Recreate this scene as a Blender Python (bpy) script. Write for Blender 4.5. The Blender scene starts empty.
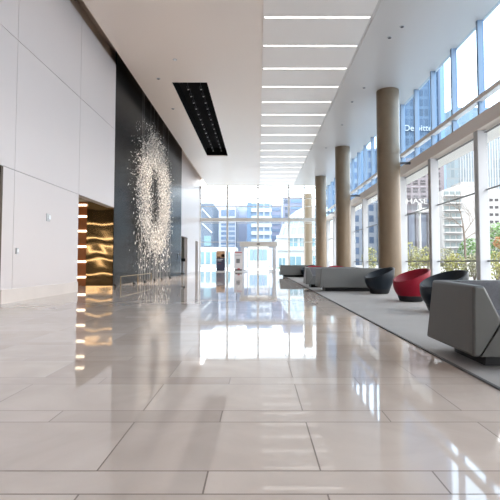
import bpy, bmesh, math, random
from mathutils import Vector, Matrix
random.seed(7)
PI = math.pi
C = bpy.context.scene.collection
TH = 0.045                                   # the camera looks up by this much
F, VX, VY, H = 440.0, 258.0, 262.0, 0.9      # focal length in px, vanishing point, eye height

# ------------------------------------------------------------------ materials
def mat(name, col, rough=0.5, metal=0.0, spec=0.5, noise=None, bump=None, emit=None, estr=0.0, coat=0.0):
    m = bpy.data.materials.new(name); m.use_nodes = True
    nt = m.node_tree; b = nt.nodes['Principled BSDF']
    b.inputs['Base Color'].default_value = (*col, 1)
    b.inputs['Roughness'].default_value = rough
    b.inputs['Metallic'].default_value = metal
    b.inputs['Specular IOR Level'].default_value = spec
    b.inputs['Coat Weight'].default_value = coat
    if emit:
        b.inputs['Emission Color'].default_value = (*emit, 1)
        b.inputs['Emission Strength'].default_value = estr
    tc = nt.nodes.new('ShaderNodeTexCoord')
    if noise:
        sc, amt = noise
        n = nt.nodes.new('ShaderNodeTexNoise'); n.inputs['Scale'].default_value = sc
        n.inputs['Detail'].default_value = 4
        nt.links.new(tc.outputs['Object'], n.inputs['Vector'])
        r = nt.nodes.new('ShaderNodeMix'); r.data_type = 'RGBA'
        r.inputs['A'].default_value = (*[c * (1 - amt) for c in col], 1)
        r.inputs['B'].default_value = (*[min(1, c * (1 + amt)) for c in col], 1)
        nt.links.new(n.outputs['Fac'], r.inputs['Factor'])
        nt.links.new(r.outputs['Result'], b.inputs['Base Color'])
    if bump:
        sc, st = bump
        n = nt.nodes.new('ShaderNodeTexNoise'); n.inputs['Scale'].default_value = sc
        nt.links.new(tc.outputs['Object'], n.inputs['Vector'])
        bp = nt.nodes.new('ShaderNodeBump'); bp.inputs['Strength'].default_value = st
        bp.inputs['Distance'].default_value = 0.01
        nt.links.new(n.outputs['Fac'], bp.inputs['Height'])
        nt.links.new(bp.outputs['Normal'], b.inputs['Normal'])
    return m

def glass(name, tint=(1, 1, 1), refl=1.0):
    m = bpy.data.materials.new(name); m.use_nodes = True
    nt = m.node_tree; nt.nodes.clear()
    o = nt.nodes.new('ShaderNodeOutputMaterial'); mx = nt.nodes.new('ShaderNodeMixShader')
    t = nt.nodes.new('ShaderNodeBsdfTransparent'); t.inputs['Color'].default_value = (*tint, 1)
    g = nt.nodes.new('ShaderNodeBsdfGlossy'); g.inputs['Roughness'].default_value = 0.0
    lw = nt.nodes.new('ShaderNodeLayerWeight'); lw.inputs['Blend'].default_value = 0.5
    pw = nt.nodes.new('ShaderNodeMath'); pw.operation = 'POWER'; pw.inputs[1].default_value = 5
    mu = nt.nodes.new('ShaderNodeMath'); mu.operation = 'MULTIPLY_ADD'; mu.inputs[1].default_value = .6 * refl; mu.inputs[2].default_value = .03 * refl
    nt.links.new(lw.outputs['Facing'], pw.inputs[0]); nt.links.new(pw.outputs[0], mu.inputs[0]); nt.links.new(mu.outputs[0], mx.inputs[0])
    nt.links.new(t.outputs[0], mx.inputs[1]); nt.links.new(g.outputs[0], mx.inputs[2])
    nt.links.new(mx.outputs[0], o.inputs['Surface'])
    return m

def floor_material():
    m = bpy.data.materials.new('polished_stone_tiles'); m.use_nodes = True
    nt = m.node_tree; b = nt.nodes['Principled BSDF']; L = nt.links
    def M(op, a, bb=None, c=None):
        n = nt.nodes.new('ShaderNodeMath'); n.operation = op
        for i, v in enumerate((a, bb, c)):
            if v is None: continue
            if isinstance(v, (int, float)): n.inputs[i].default_value = v
            else: L.new(v, n.inputs[i])
        return n.outputs[0]
    tc = nt.nodes.new('ShaderNodeTexCoord'); sp = nt.nodes.new('ShaderNodeSeparateXYZ')
    L.new(tc.outputs['Object'], sp.inputs[0]); X, Y = sp.outputs[0], sp.outputs[1]
    per, wide = 0.77, 0.58
    v = M('DIVIDE', M('SUBTRACT', Y, 1.94), per)
    n = M('FLOOR', v); fy = M('MULTIPLY', M('SUBTRACT', v, n), per)        # 0..0.77 within the row pair
    isn = M('GREATER_THAN', fy, wide)                                     # 1 in a narrow row
    off = M('ADD', 0.27, M('MULTIPLY', isn, 0.48))
    u = M('DIVIDE', M('SUBTRACT', X, off), 0.965)
    cu = M('FLOOR', u); fx = M('MULTIPLY', M('SUBTRACT', u, cu), 0.965)
    g = 0.004
    e1 = M('LESS_THAN', M('MINIMUM', fy, M('SUBTRACT', per, fy)), g)
    e2 = M('LESS_THAN', M('ABSOLUTE', M('SUBTRACT', fy, wide)), g)
    e3 = M('LESS_THAN', M('MINIMUM', fx, M('SUBTRACT', 0.965, fx)), g * .9)
    gr = M('MAXIMUM', M('MAXIMUM', e1, e2), e3)
    cb = nt.nodes.new('ShaderNodeCombineXYZ')
    L.new(cu, cb.inputs[0]); L.new(n, cb.inputs[1]); L.new(isn, cb.inputs[2])
    wn = nt.nodes.new('ShaderNodeTexWhiteNoise'); wn.noise_dimensions = '3D'; L.new(cb.outputs[0], wn.inputs['Vector'])
    ad = nt.nodes.new('ShaderNodeVectorMath'); ad.operation = 'MULTIPLY_ADD'
    L.new(wn.outputs['Color'], ad.inputs[0]); ad.inputs[1].default_value = (9, 9, 9); L.new(tc.outputs['Object'], ad.inputs[2])
    ns = nt.nodes.new('ShaderNodeTexNoise'); ns.inputs['Scale'].default_value = 1.7; ns.inputs['Detail'].default_value = 7
    ns.inputs['Distortion'].default_value = 1.2; L.new(ad.outputs[0], ns.inputs['Vector'])
    f = M('ADD', M('MULTIPLY', ns.outputs['Fac'], 0.75), M('MULTIPLY', wn.outputs['Value'], 0.34))
    cr = nt.nodes.new('ShaderNodeValToRGB'); L.new(f, cr.inputs[0])
    cr.color_ramp.elements[0].position = 0.2; cr.color_ramp.elements[0].color = (*FLOOR_A, 1)
    cr.color_ramp.elements[1].position = 0.85; cr.color_ramp.elements[1].color = (*FLOOR_B, 1)
    mx = nt.nodes.new('ShaderNodeMix'); mx.data_type = 'RGBA'
    L.new(gr, mx.inputs['Factor']); L.new(cr.outputs[0], mx.inputs['A']); mx.inputs['B'].default_value = (0.20, 0.15, 0.12, 1)
    L.new(mx.outputs['Result'], b.inputs['Base Color'])
    b.inputs['IOR'].default_value = 1.5
    b.inputs['Specular IOR Level'].default_value = 0.47
    rr = M('ADD', 0.035, M('MULTIPLY', gr, 0.4)); L.new(rr, b.inputs['Roughness'])
    nb = nt.nodes.new('ShaderNodeTexNoise'); nb.inputs['Scale'].default_value = 0.9; L.new(tc.outputs['Object'], nb.inputs['Vector'])
    bp = nt.nodes.new('ShaderNodeBump'); bp.inputs['Strength'].default_value = 0.12; bp.inputs['Distance'].default_value = 0.004
    L.new(nb.outputs['Fac'], bp.inputs['Height']); L.new(bp.outputs['Normal'], b.inputs['Normal'])
    return m

def grid_facade(name, wallc, winc, sx, sz, fx, fz, rough=0.3, zoff=0.0):
    """curtain wall: window cells sx by sz metres, of which fractions fx, fz are glass"""
    m = bpy.data.materials.new(name); m.use_nodes = True
    nt = m.node_tree; b = nt.nodes['Principled BSDF']; L = nt.links
    def M(op, a, bb=None):
        n = nt.nodes.new('ShaderNodeMath'); n.operation = op
        for i, v in enumerate((a, bb)):
            if v is None: continue
            if isinstance(v, (int, float)): n.inputs[i].default_value = v
            else: L.new(v, n.inputs[i])
        return n.outputs[0]
    tc = nt.nodes.new('ShaderNodeTexCoord'); sp = nt.nodes.new('ShaderNodeSeparateXYZ'); L.new(tc.outputs['Object'], sp.inputs[0])
    h = M('ADD', sp.outputs[0], sp.outputs[1])
    a = M('LESS_THAN', M('FRACT', M('DIVIDE', h, sx)), fx)
    c = M('LESS_THAN', M('FRACT', M('DIVIDE', M('ADD', sp.outputs[2], zoff), sz)), fz)
    w = M('MULTIPLY', a, c)
    cb = nt.nodes.new('ShaderNodeCombineXYZ')
    L.new(M('FLOOR', M('DIVIDE', h, sx)), cb.inputs[0]); L.new(M('FLOOR', M('DIVIDE', sp.outputs[2], sz)), cb.inputs[1])
    wn = nt.nodes.new('ShaderNodeTexWhiteNoise'); L.new(cb.outputs[0], wn.inputs['Vector'])
    wv = nt.nodes.new('ShaderNodeMix'); wv.data_type = 'RGBA'
    wv.inputs['A'].default_value = (*[x * .8 for x in winc], 1); wv.inputs['B'].default_value = (*[min(1, x * 1.25) for x in winc], 1)
    L.new(wn.outputs['Value'], wv.inputs['Factor'])
    mx = nt.nodes.new('ShaderNodeMix'); mx.data_type = 'RGBA'
    L.new(w, mx.inputs['Factor']); mx.inputs['A'].default_value = (*wallc, 1); L.new(wv.outputs['Result'], mx.inputs['B'])
    L.new(mx.outputs['Result'], b.inputs['Base Color']); b.inputs['Roughness'].default_value = rough
    return m

FLOOR_A, FLOOR_B = (0.51, 0.42, 0.362), (0.68, 0.58, 0.51)
M_ = {}
M_['floor'] = floor_material()
M_['white_panel'] = mat('white_wall_panel', (0.63, 0.563, 0.545), 0.32, noise=(0.6, .02))
M_['seam'] = mat('seam_grey', (0.35, 0.33, 0.33), 0.6)
M_['stone_base'] = mat('stone_baseboard', (0.66, 0.58, 0.53), 0.25, noise=(2, .08))
M_['cove'] = mat('cove_taupe', (0.58, 0.48, 0.40), 0.8)
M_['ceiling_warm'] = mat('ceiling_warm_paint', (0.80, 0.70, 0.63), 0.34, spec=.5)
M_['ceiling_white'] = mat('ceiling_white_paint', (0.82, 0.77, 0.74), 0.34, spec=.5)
M_['ceiling_dim'] = mat('ceiling_shaded_paint', (0.60, 0.565, 0.545), 0.36, spec=.5)  # greyer only to put the dimmer light by the windows into the colour
M_['strip'] = mat('light_strip_diffuser', (1, 1, 1), 0.5, emit=(1.0, 0.97, 0.93), estr=3.6)
M_['black'] = mat('matt_black', (0.008, 0.008, 0.009), 0.9, spec=.05)
M_['black_metal'] = mat('black_metal', (0.02, 0.02, 0.022), 0.4)
M_['dark_wall'] = mat('charcoal_wall', (0.009, 0.0092, 0.010), 0.25, spec=.06, noise=(3, .15))
M_['brass'] = mat('wavy_brass', (0.50, 0.335, 0.185), 0.09, metal=1.0)
M_['bronze'] = mat('dark_bronze', (0.09, 0.06, 0.04), 0.35, metal=.6)
M_['amber'] = mat('amber_wood', (0.22, 0.06, 0.012), 0.35, noise=(4, .2))
M_['niche_strip'] = mat('niche_light_diffuser', (1, 1, 1), 0.5, emit=(1.0, 0.86, 0.62), estr=4.5)
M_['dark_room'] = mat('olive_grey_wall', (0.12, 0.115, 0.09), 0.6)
M_['column'] = mat('tan_column_stone', (0.183, 0.128, 0.078), 0.42, noise=(2.2, .16), bump=(14, .15))
M_['white_frame'] = mat('white_aluminium', (0.56, 0.58, 0.62), 0.4)
M_['blue_frame'] = mat('blue_grey_aluminium', (0.22, 0.28, 0.37), 0.4)
M_['end_frame'] = mat('cream_aluminium', (0.62, 0.585, 0.54), 0.45)
M_['beam'] = mat('taupe_beam_paint', (0.66, 0.585, 0.53), 0.55)
M_['thin_dark'] = mat('dark_gasket', (0.10, 0.10, 0.11), 0.5)
M_['shade_grey'] = mat('mullion_shade_grey', (.36, .35, .34), .5)  # tone of the shade on the backlit mullion faces
M_['glass'] = glass('clear_glass', (0.97, 0.98, 0.98), .1)
M_['glass_blue'] = glass('blue_tinted_glass', (0.80, 0.91, 1.0), .25)
M_['glass_end'] = glass('pale_blue_glass', (0.90, 0.96, 1.0))
M_['carpet'] = mat('light_grey_carpet', (0.39, 0.372, 0.36), 0.95, spec=.1, noise=(1.3, .12), bump=(220, .4))
M_['carpet_edge'] = mat('carpet_edge_dark', (0.10, 0.10, 0.10), 0.7)
M_['sofa'] = mat('taupe_grey_leather', (0.076, 0.074, 0.068), 0.45, noise=(9, .05), bump=(120, .08))
M_['sofa_lit'] = mat('lit_grey_leather', (0.13, 0.132, 0.128), 0.5, noise=(9, .05), bump=(120, .08))  # same leather, lightened to carry the stronger light on the farther sofas
M_['sofa_in'] = mat('grey_woven_fabric', (0.15, 0.15, 0.16), 0.9, spec=.2, noise=(60, .2), bump=(250, .3))
M_['plinth'] = mat('black_plinth', (0.008, 0.008, 0.01), 0.6)
M_['seamline'] = mat('sofa_seam', (0.06, 0.06, 0.06), 0.7)
M_['chair_black'] = mat('black_chair_leather', (0.008, 0.013, 0.020), 0.42, spec=.28)
M_['chair_red'] = mat('red_chair_leather', (0.23, 0.002, 0.016), 0.42, spec=.28)
M_['shard'] = mat('cream_ceramic', (0.80, 0.73, 0.66), 0.35, noise=(3, .15))
M_['cable'] = mat('pale_cable', (0.45, 0.41, 0.37), 0.5)
M_['gold'] = mat('brushed_gold', (0.30, 0.22, 0.11), 0.4, metal=.8)
M_['plastic_grey'] = mat('grey_plastic', (0.52, 0.51, 0.52), 0.5)
M_['white_plastic'] = mat('white_plastic', (0.82, 0.82, 0.82), 0.4)
M_['chrome'] = mat('spot_metal', (0.75, 0.75, 0.75), 0.3)

# ------------------------------------------------------------------ mesh helpers
def bx(bm, x0, x1, y0, y1, z0, z1, mi=0):
    v = [bm.verts.new(p) for p in ((x0, y0, z0), (x1, y0, z0), (x1, y1, z0), (x0, y1, z0),
                                   (x0, y0, z1), (x1, y0, z1), (x1, y1, z1), (x0, y1, z1))]
    for f in ((3, 2, 1, 0), (4, 5, 6, 7), (0, 1, 5, 4), (1, 2, 6, 5), (2, 3, 7, 6), (3, 0, 4, 7)):
        fc = bm.faces.new([v[i] for i in f]); fc.material_index = mi

def prism(bm, pts, axis, a, b, mi=0):
    """polygon pts (2D) extruded along axis from a to b; axis 'y': pts are (x,z); 'x': (y,z); 'z': (x,y)"""
    def P(p, t):
        return {'y': (p[0], t, p[1]), 'x': (t, p[0], p[1]), 'z': (p[0], p[1], t)}[axis]
    A = [bm.verts.new(P(p, a)) for p in pts]; B = [bm.verts.new(P(p, b)) for p in pts]
    n = len(pts)
    fs = [bm.faces.new(A), bm.faces.new(list(reversed(B)))]
    for i in range(n):
        fs.append(bm.faces.new((A[i], B[i], B[(i + 1) % n], A[(i + 1) % n])))
    for f in fs: f.material_index = mi

def tube(bm, p0, p1, r0, r1=None, seg=8, mi=0):
    r1 = r0 if r1 is None else r1
    p0, p1 = Vector(p0), Vector(p1); d = (p1 - p0)
    q = d.to_track_quat('Z', 'Y')
    A = [bm.verts.new(p0 + q @ Vector((r0 * math.cos(2 * PI * i / seg), r0 * math.sin(2 * PI * i / seg), 0))) for i in range(seg)]
    B = [bm.verts.new(p1 + q @ Vector((r1 * math.cos(2 * PI * i / seg), r1 * math.sin(2 * PI * i / seg), 0))) for i in range(seg)]
    bm.faces.new(list(reversed(A))).material_index = mi; bm.faces.new(B).material_index = mi
    for i in range(seg):
        bm.faces.new((A[i], A[(i + 1) % seg], B[(i + 1) % seg], B[i])).material_index = mi

def lathe(bm, prof, cx=0, cy=0, seg=40, mi=0):
    rings = []
    for r, z in prof:
        rings.append([bm.verts.new((cx + r * math.cos(2 * PI * i / seg), cy + r * math.sin(2 * PI * i / seg), z)) for i in range(seg)])
    for a, b in zip(rings, rings[1:]):
        for i in range(seg):
            bm.faces.new((a[i], a[(i + 1) % seg], b[(i + 1) % seg], b[i])).material_index = mi
    bm.faces.new(list(reversed(rings[0]))); bm.faces.new(rings[-1])

def obj(name, bm, mats, parent=None, smooth=False, bevel=0, seg=3, recalc=True):
    if recalc: bmesh.ops.recalc_face_normals(bm, faces=bm.faces)
    me = bpy.data.meshes.new(name); bm.to_mesh(me); bm.free()
    for m in (mats if isinstance(mats, (list, tuple)) else [mats]): me.materials.append(m)
    if smooth or bevel:
        for p in me.polygons: p.use_smooth = True
        try: me.set_sharp_from_angle(angle=math.radians(40))
        except Exception: pass
    o = bpy.data.objects.new(name, me); C.objects.link(o)
    if bevel:
        md = o.modifiers.new('bevel', 'BEVEL'); md.width = bevel; md.segments = seg; md.limit_method = 'ANGLE'
        md.angle_limit = math.radians(35)
    if parent: o.parent = parent
    return o

def box(name, m, x0, x1, y0, y1, z0, z1, parent=None, bevel=0):
    bm = bmesh.new(); bx(bm, x0, x1, y0, y1, z0, z1)
    return obj(name, bm, m, parent, bevel=bevel)

def tag(o, label, cat, group=None, kind=None):
    o['label'] = label; o['category'] = cat
    if group: o['group'] = group
    if kind: o['kind'] = kind
    return o

def thing(name, label, cat, loc=(0, 0, 0), rz=0, group=None):
    o = bpy.data.objects.new(name, None); C.objects.link(o); o.empty_display_size = .1
    o.location = loc; o.rotation_euler = (0, 0, rz)
    return tag(o, label, cat, group)

def struct(o, label=None):
    o['kind'] = 'structure'
    if label: o['label'] = label
    return o

def dup(root, loc, rz, label, group=None):
    r = root.copy(); C.objects.link(r); r.location = loc; r.rotation_euler = (0, 0, rz); r['label'] = label
    if group: r['group'] = group
    for ch in root.children:
        c = ch.copy(); C.objects.link(c); c.parent = r
        for g in ch.children:
            d = g.copy(); C.objects.link(d); d.parent = c
    return r

def text_mesh(s, width, height, depth, m, name, parent, loc, rx=PI / 2):
    """lettering facing -Y, lower left corner at loc, scaled to width by height"""
    cu = bpy.data.curves.new('lettering', 'FONT'); cu.body = s; cu.extrude = 0.02; cu.offset = 0.0
    t = bpy.data.objects.new('lettering', cu); C.objects.link(t)
    dg = bpy.context.evaluated_depsgraph_get(); me = bpy.data.meshes.new_from_object(t.evaluated_get(dg))
    bpy.data.objects.remove(t)
    xs = [v.co.x for v in me.vertices]; ys = [v.co.y for v in me.vertices]; zs = [v.co.z for v in me.vertices]
    for v in me.vertices:
        v.co = Vector(((v.co.x - min(xs)) / (max(xs) - min(xs)) * width, (v.co.z - max(zs)) / (max(zs) - min(zs)) * -depth - depth,
                       (v.co.y - min(ys)) / (max(ys) - min(ys)) * height))
    me.materials.clear(); me.materials.append(m)
    o = bpy.data.objects.new(name, me); C.objects.link(o); o.location = loc
    if parent: o.parent = parent
    return o

def PX(px, Y): return (px - VX) / F * Y
def PZ(py, Y): return (VY - py) * Y / (F - (VY - py) * TH) + H

# ------------------------------------------------------------------ setting
XW, XD, XG = -5.49, -5.488, 6.98          # white wall, charcoal wall, glass line
YB, YE, ZC = -9.0, 43.2, 8.43            # back, end wall, ceiling
WT = 8.53

struct(box('floor', M_['floor'], -9.2, XG + .1, YB, YE, -0.2, 0))

def panel_wall(name, x, spans, thick=.25, zs=(0.3, 2.97, 5.97, WT), gap=.014):
    """white panels, spans = [(y0, y1, z0)] ; joints at zs; dark backing shows in the joints"""
    bm = bmesh.new()
    for y0, y1, zlo, zhi in spans:
        bx(bm, x - thick, x - .02, y0, y1, zlo, zhi, 1)
        prev = max(zlo, .3)
        for z in [z for z in zs if zlo + .01 < z <= zhi and z > .31]:
            bx(bm, x - .03, x, y0 + gap / 2, y1 - gap / 2, prev + (gap / 2 if prev > .3 else 0), z - gap / 2, 0); prev = z
    return struct(obj(name, bm, [M_['white_panel'], M_['seam']]))

ys = [YB, -4.1, -.6, 2.9, 6.9]
spans = [(a, b, 0.0, WT) for a, b in zip(ys, ys[1:])]
spans += [(6.9, 9.85, 2.97, WT), (9.4, 9.85, 0, 2.97), (9.85, 13.4, 0, WT), (13.4, 16.7, 2.97, WT)]
panel_wall('wall_left', XW, spans)
bm = bmesh.new()
for a, b in ((YB, 6.9), (9.4, 13.4)): bx(bm, XW - .02, XW + .025, a, b, 0, .30)
struct(obj('baseboard_left', bm, M_['stone_base']))
# slot above the white wall
bm = bmesh.new()
bx(bm, XW - .35, XW - .25, YB, 44, WT - .3, 9.2); bx(bm, XW - .35, -4.9, YB, 44, 9.2, 9.3)
bx(bm, -5.06, -5.0, YB, 44, ZC + .02, 9.2)
struct(obj('trim_1', bm, M_['cove']))
# charcoal feature wall with its white end cap
bm = bmesh.new()
yy = [16.72, 21.6, 26.5, 31.4]
for a, b in zip(yy, yy[1:]): bx(bm, XD - .03, XD, a + .004, b - .004, 0, 9.2)
bx(bm, -5.7, XD - .02, 16.74, 31.4, 0, 8.5)
struct(obj('wall_left_charcoal', bm, M_['dark_wall']))
bm = bmesh.new(); bx(bm, -5.72, XD, 31.4, 31.46, 0, 8.9)
struct(obj('trim_2', bm, M_['white_panel']))
# white wall beyond, set back, with two doorways
XF = -5.7
bm = bmesh.new()
for a, b, z in ((31.46, 32.4, 0), (32.4, 35.5, 2.85), (35.5, 40, 0), (40, 41.8, 2.85), (41.8, YE, 0)):
    bx(bm, XF - .25, XF, a, b, z, 9.2)
struct(obj('wall_left_far', bm, M_['white_panel']))
# lift lobby recesses (openings in the left wall)
bm = bmesh.new()
for a, b in ((13.4, 16.9), (6.9, 9.5)):
    bx(bm, -9.2, XW - .25, a - .12, a, 0, 3.3); bx(bm, -9.2, -9.1, a, b, 0, 3.3)
    bx(bm, -9.2, XW - .25, a, b, 3.2, 3.3)
struct(obj('wall_lobby', bm, M_['dark_room']))
bm = bmesh.new()
for a, b in ((13.4, 13.4), (9.4, 9.4)): bx(bm, XW - .25, XW - .001, a - .05, a - .001, 0.0, 2.97)
struct(obj('trim_3', bm, M_['white_panel']))
# dark rooms behind the two far doorways
bm = bmesh.new()
for a, b in ((32.4, 35.5), (40, 41.8)):
    bx(bm, -8.6, XF - .25, a - .1, a, 0, 3.1); bx(bm, -8.6, XF - .25, b, b + .1, 0, 3.1)
    bx(bm, -8.7, -8.6, a - .1, b + .1, 0, 3.1); bx(bm, -8.6, XF - .25, a, b, 3.0, 3.1)
struct(obj('wall_far_rooms', bm, M_['dark_room']))
struct(box('wall_back', M_['white_panel'], -5.8, XG + .1, YB - .2, YB, 0, 9.2))

# ceiling : three fields, the left one has the black slot cut out
SX0, SX1, SY0, SY1 = -3.63, -2.14, 18.15, 31.0
bm = bmesh.new()
bx(bm, -5.06, SX0, YB, YE + .1, ZC, ZC + .3); bx(bm, SX1, 0.16, YB, YE + .1, ZC, ZC + .3)
bx(bm, SX0, SX1, YB, SY0, ZC, ZC + .3); bx(bm, SX0, SX1, SY1, YE + .1, ZC, ZC + .3)
struct(obj('ceiling', bm, M_['ceiling_warm']))
LY = [13.18 + 1.79 * n for n in range(-12, 17)]
LX0, LX1, LH = 0.20, 3.43, .047
bm = bmesh.new(); prev = YB
for y in LY:
    bx(bm, LX0, LX1, prev, y - LH, ZC - .03, ZC + .3); prev = y + LH
bx(bm, LX0, LX1, prev, YE + .1, ZC - .03, ZC + .3)
bx(bm, .155, LX0, YB, YE + .1, ZC - .02, ZC + .3); bx(bm, LX1, 3.46, YB, YE + .1, ZC - .03, ZC + .3)
bx(bm, .18, 3.46, YB, YE + .1, ZC + .1, ZC + .3)
struct(obj('ceiling_light_field', bm, M_['ceiling_white']))
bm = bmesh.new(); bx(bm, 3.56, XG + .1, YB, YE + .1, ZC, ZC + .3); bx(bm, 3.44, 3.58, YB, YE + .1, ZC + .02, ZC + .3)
struct(obj('ceiling_window_side', bm, M_['ceiling_dim']))
bm = bmesh.new()
bx(bm, SX0, SX1, SY0, SY1, 9.0, 9.1)
for a in ((SX0 - .05, SX0 + .001, SY0, SY1), (SX1 - .001, SX1 + .05, SY0, SY1), (SX0, SX1, SY0 - .05, SY0 + .001), (SX0, SX1, SY1 - .001, SY1 + .05)):
    bx(bm, *a, ZC + .06, 9.1)
struct(obj('trim_4', bm, M_['black']))
struct(box('roof', M_['cove'], -9.2, XG + .1, YB, YE, 9.31, 9.6))
struct(box('wall_left_parapet', M_['cove'], -9.3, -9.2, YB, YE, 0, 9.6))

# ceiling light strips
ordn = ['first', 'second', 'third', 'fourth', 'fifth', 'sixth', 'seventh', 'eighth', 'ninth', 'tenth', 'eleventh', 'twelfth',
        'thirteenth', 'fourteenth', 'fifteenth', 'sixteenth', 'seventeenth']
proto = None
k = 0
for y in LY:
    if y < 13:
        if y > 4: continue
        continue
    if proto is None:
        bm = bmesh.new(); bx(bm, 0, LX1 - LX0, -LH, LH, 0, .06)
        proto = o = obj('light_strip', bm, M_['strip'])
    else:
        o = proto.copy(); C.objects.link(o)
    o.location = (LX0, y, ZC - .02)
    tag(o, f'{ordn[k]} long white ceiling light strip counting from the camera', 'ceiling light', 'light strips across the ceiling')
    k += 1

# ------------------------------------------------------------------ side curtain wall (right)
wn = 0
def side_bay(y0, y1):
    global wn
    wn += 1
    r = bpy.data.objects.new(f'window_{wn}', None); C.objects.link(r); struct(r)
    # lower storey
    box('mullion', M_['white_frame'], 6.72, 7.02, y0 - .125, y0 + .125, .1, 4.93, r, bevel=.006)
    bm = bmesh.new(); bx(bm, 6.705, 6.722, y0 - .118, y0 + .118, .1, 4.93); obj('mullion_shade', bm, M_['shade_grey'], r)  # thin sheet added as painted shade on the backlit inner face
    box('glass_pane', M_['glass'], XG - .02, XG, y0 + .126, y1 - .126, .12, 4.93, r)
    box('sill', M_['white_frame'], 6.85, 7.05, y0 + .126, y1 - .126, 0, .12, r)
    for z, t in ((.93, .02), (3.1, .012), (4.86, .008)):
        box('transom', M_['thin_dark'], XG - .06, XG + .02, y0 + .126, y1 - .126, z - t, z + t, r)
    # upper storey, two panes
    ym = (y0 + y1) / 2
    for a, b in ((y0, ym), (ym, y1)):
        box('upper_mullion', M_['blue_frame'], 6.82, 7.02, a - .05, a + .05, 5.36, ZC, r, bevel=.005)
        box('upper_pane', M_['glass_blue'], XG - .02, XG, a + .05, b - .05, 5.36, ZC, r)
Y0 = 13.42
bays = [Y0 + 3.68 * i for i in range(-6, 9)]
for a in bays: side_bay(a, min(a + 3.68, YE))
bm = bmesh.new(); bx(bm, 6.68, 7.1, YB, YE, 4.93, 5.36)
struct(obj('trim_5', bm, M_['beam'], bevel=.01))
bm = bmesh.new(); bx(bm, 6.76, 6.97, YB, YE, 5.86, 6.01)
struct(obj('trim_6', bm, M_['beam'], bevel=.008))
struct(box('wall_right', M_['white_panel'], 6.9, XG + .1, YB, bays[0], 0, ZC))
bm = bmesh.new(); bx(bm, 7.1, 7.95, YB, YE, 5.02, 5.14)
struct(obj('trim_7', bm, mat('white_canopy', (.86, .86, .85), .6)))

# ------------------------------------------------------------------ end curtain wall
XS = [-5.7, -3.0, 0.0, 3.03, 6.06, XG]
for i, (a, b) in enumerate(zip(XS, XS[1:])):
    wn += 1
    r = bpy.data.objects.new(f'window_{wn}', None); C.objects.link(r); struct(r)
    box('mullion', M_['end_frame'], a - .085, a + .085, YE - .22, YE, 0, ZC, r)
    holes = [(0, ZC)]
    if i in (1, 2):      # the portal stands here: glass above it only
        pass
    box('glass_pane', M_['glass_end'], a + .085, b - .085, YE - .06, YE - .04, 2.75 if i in (1, 2) else .08, ZC, r)
    if i in (1, 2):
        x0, x1 = (a + .085, -1.62) if i == 1 else (1.78, b - .085)
        box('lower_pane', M_['glass_end'], x0, x1, YE - .06, YE - .04, .08, 2.75, r)
    for z, t, dp in ((5.03, .17, .3), (6.37, .03, .12), (7.16, .03, .12), (2.85, .03, .12), (8.2, .05, .2), (4.73, .03, .14)):
        box('transom', M_['end_frame'], a + .085, b - .085, YE - dp, YE - .02, z - t, z + t, r)
struct(box('trim_8', M_['end_frame'], 4.5, 4.6, YE - .16, YE, 0, ZC))
# entrance portal
d = bpy.data.objects.new('door_1', None); C.objects.link(d); struct(d)
PY = 41.1
bm = bmesh.new(); bx(bm, -1.72, 1.78, PY - .1, YE - .05, 2.36, 2.80); obj('portal_header', bm, M_['end_frame'], d, bevel=.02)
for x in (-1.62, 1.42): box('portal_jamb', M_['white_frame'], x, x + .26, PY, PY + .25, 0, 2.36, d)
for x in (-1.6, 1.62): box('side_glass', M_['glass_end'], x, x + .03, PY + .25, YE - .05, 0, 2.36, d)
for x in (-1.36, 0.99): 
    bm = bmesh.new()
    bx(bm, x, x + .07, PY + .08, PY + .14, 0.02, 2.36); bx(bm, x + .36, x + .43, PY + .08, PY + .14, 0.02, 2.36)
    bx(bm, x + .07, x + .36, PY + .08, PY + .14, 0.02, .16); bx(bm, x + .07, x + .36, PY + .08, PY + .14, 2.24, 2.36)
    lf = obj('door_leaf', bm, M_['white_frame'], d)
    box('leaf_glass', M_['glass_end'], x + .07, x + .36, PY + .1, PY + .12, .16, 2.24, lf)
box('door_sensor', M_['black_metal'], -.1, .16, PY - .16, PY - .1, 2.52, 2.62, d)

# ------------------------------------------------------------------ columns
def column(Y, X, label, zt=ZC):
    t = thing('column', label, 'column', (X, Y, .0145 if Y < 31 else 0), 0, 'round stone columns along the windows')
    bm = bmesh.new(); lathe(bm, [(.487, 0), (.487, 5.55)], seg=56); obj('lower_shaft', bm, M_['column'], t, smooth=True)
    bm = bmesh.new(); lathe(bm, [(.480, 5.55), (.480, 5.575)], seg=56); obj('joint_ring', bm, M_['column'], t, smooth=True)
    bm = bmesh.new(); lathe(bm, [(.487, 5.575), (.487, zt - .016)], seg=56); obj('upper_shaft', bm, M_['column'], t, smooth=True)
    if Y < 45:
        bm = bmesh.new(); bx(bm, .46, 6.68 - X, -.04, .04, 5.16, 5.26); obj('beam_bracket', bm, M_['thin_dark'], t)
    return t
column(19.12, 5.72, 'nearest and widest round tan column, behind the red tub chair')
column(28.65, 5.56, 'second round tan column from the camera, behind the long grey sofa')
column(38.55, 5.52, 'third round tan column, just inside the far glass wall')
column(48.4, 5.50, 'slim-looking pale tan column standing outside beyond the far glass wall')

# ------------------------------------------------------------------ carpet
t = thing('carpet', 'light grey carpet strip running along the window side under the seating', 'carpet', (0, 0, 0))
bm = bmesh.new(); bx(bm, 1.715, 6.84, YB + .2, 31, 0, .012); obj('pile', bm, M_['carpet'], t)
bm = bmesh.new(); bx(bm, 1.69, 1.715, YB + .2, 31.03, 0, .014); bx(bm, 1.715, 6.84, 31, 31.03, 0, .014); obj('edge_strip', bm, M_['carpet_edge'], t)
CZ = .0145

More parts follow.
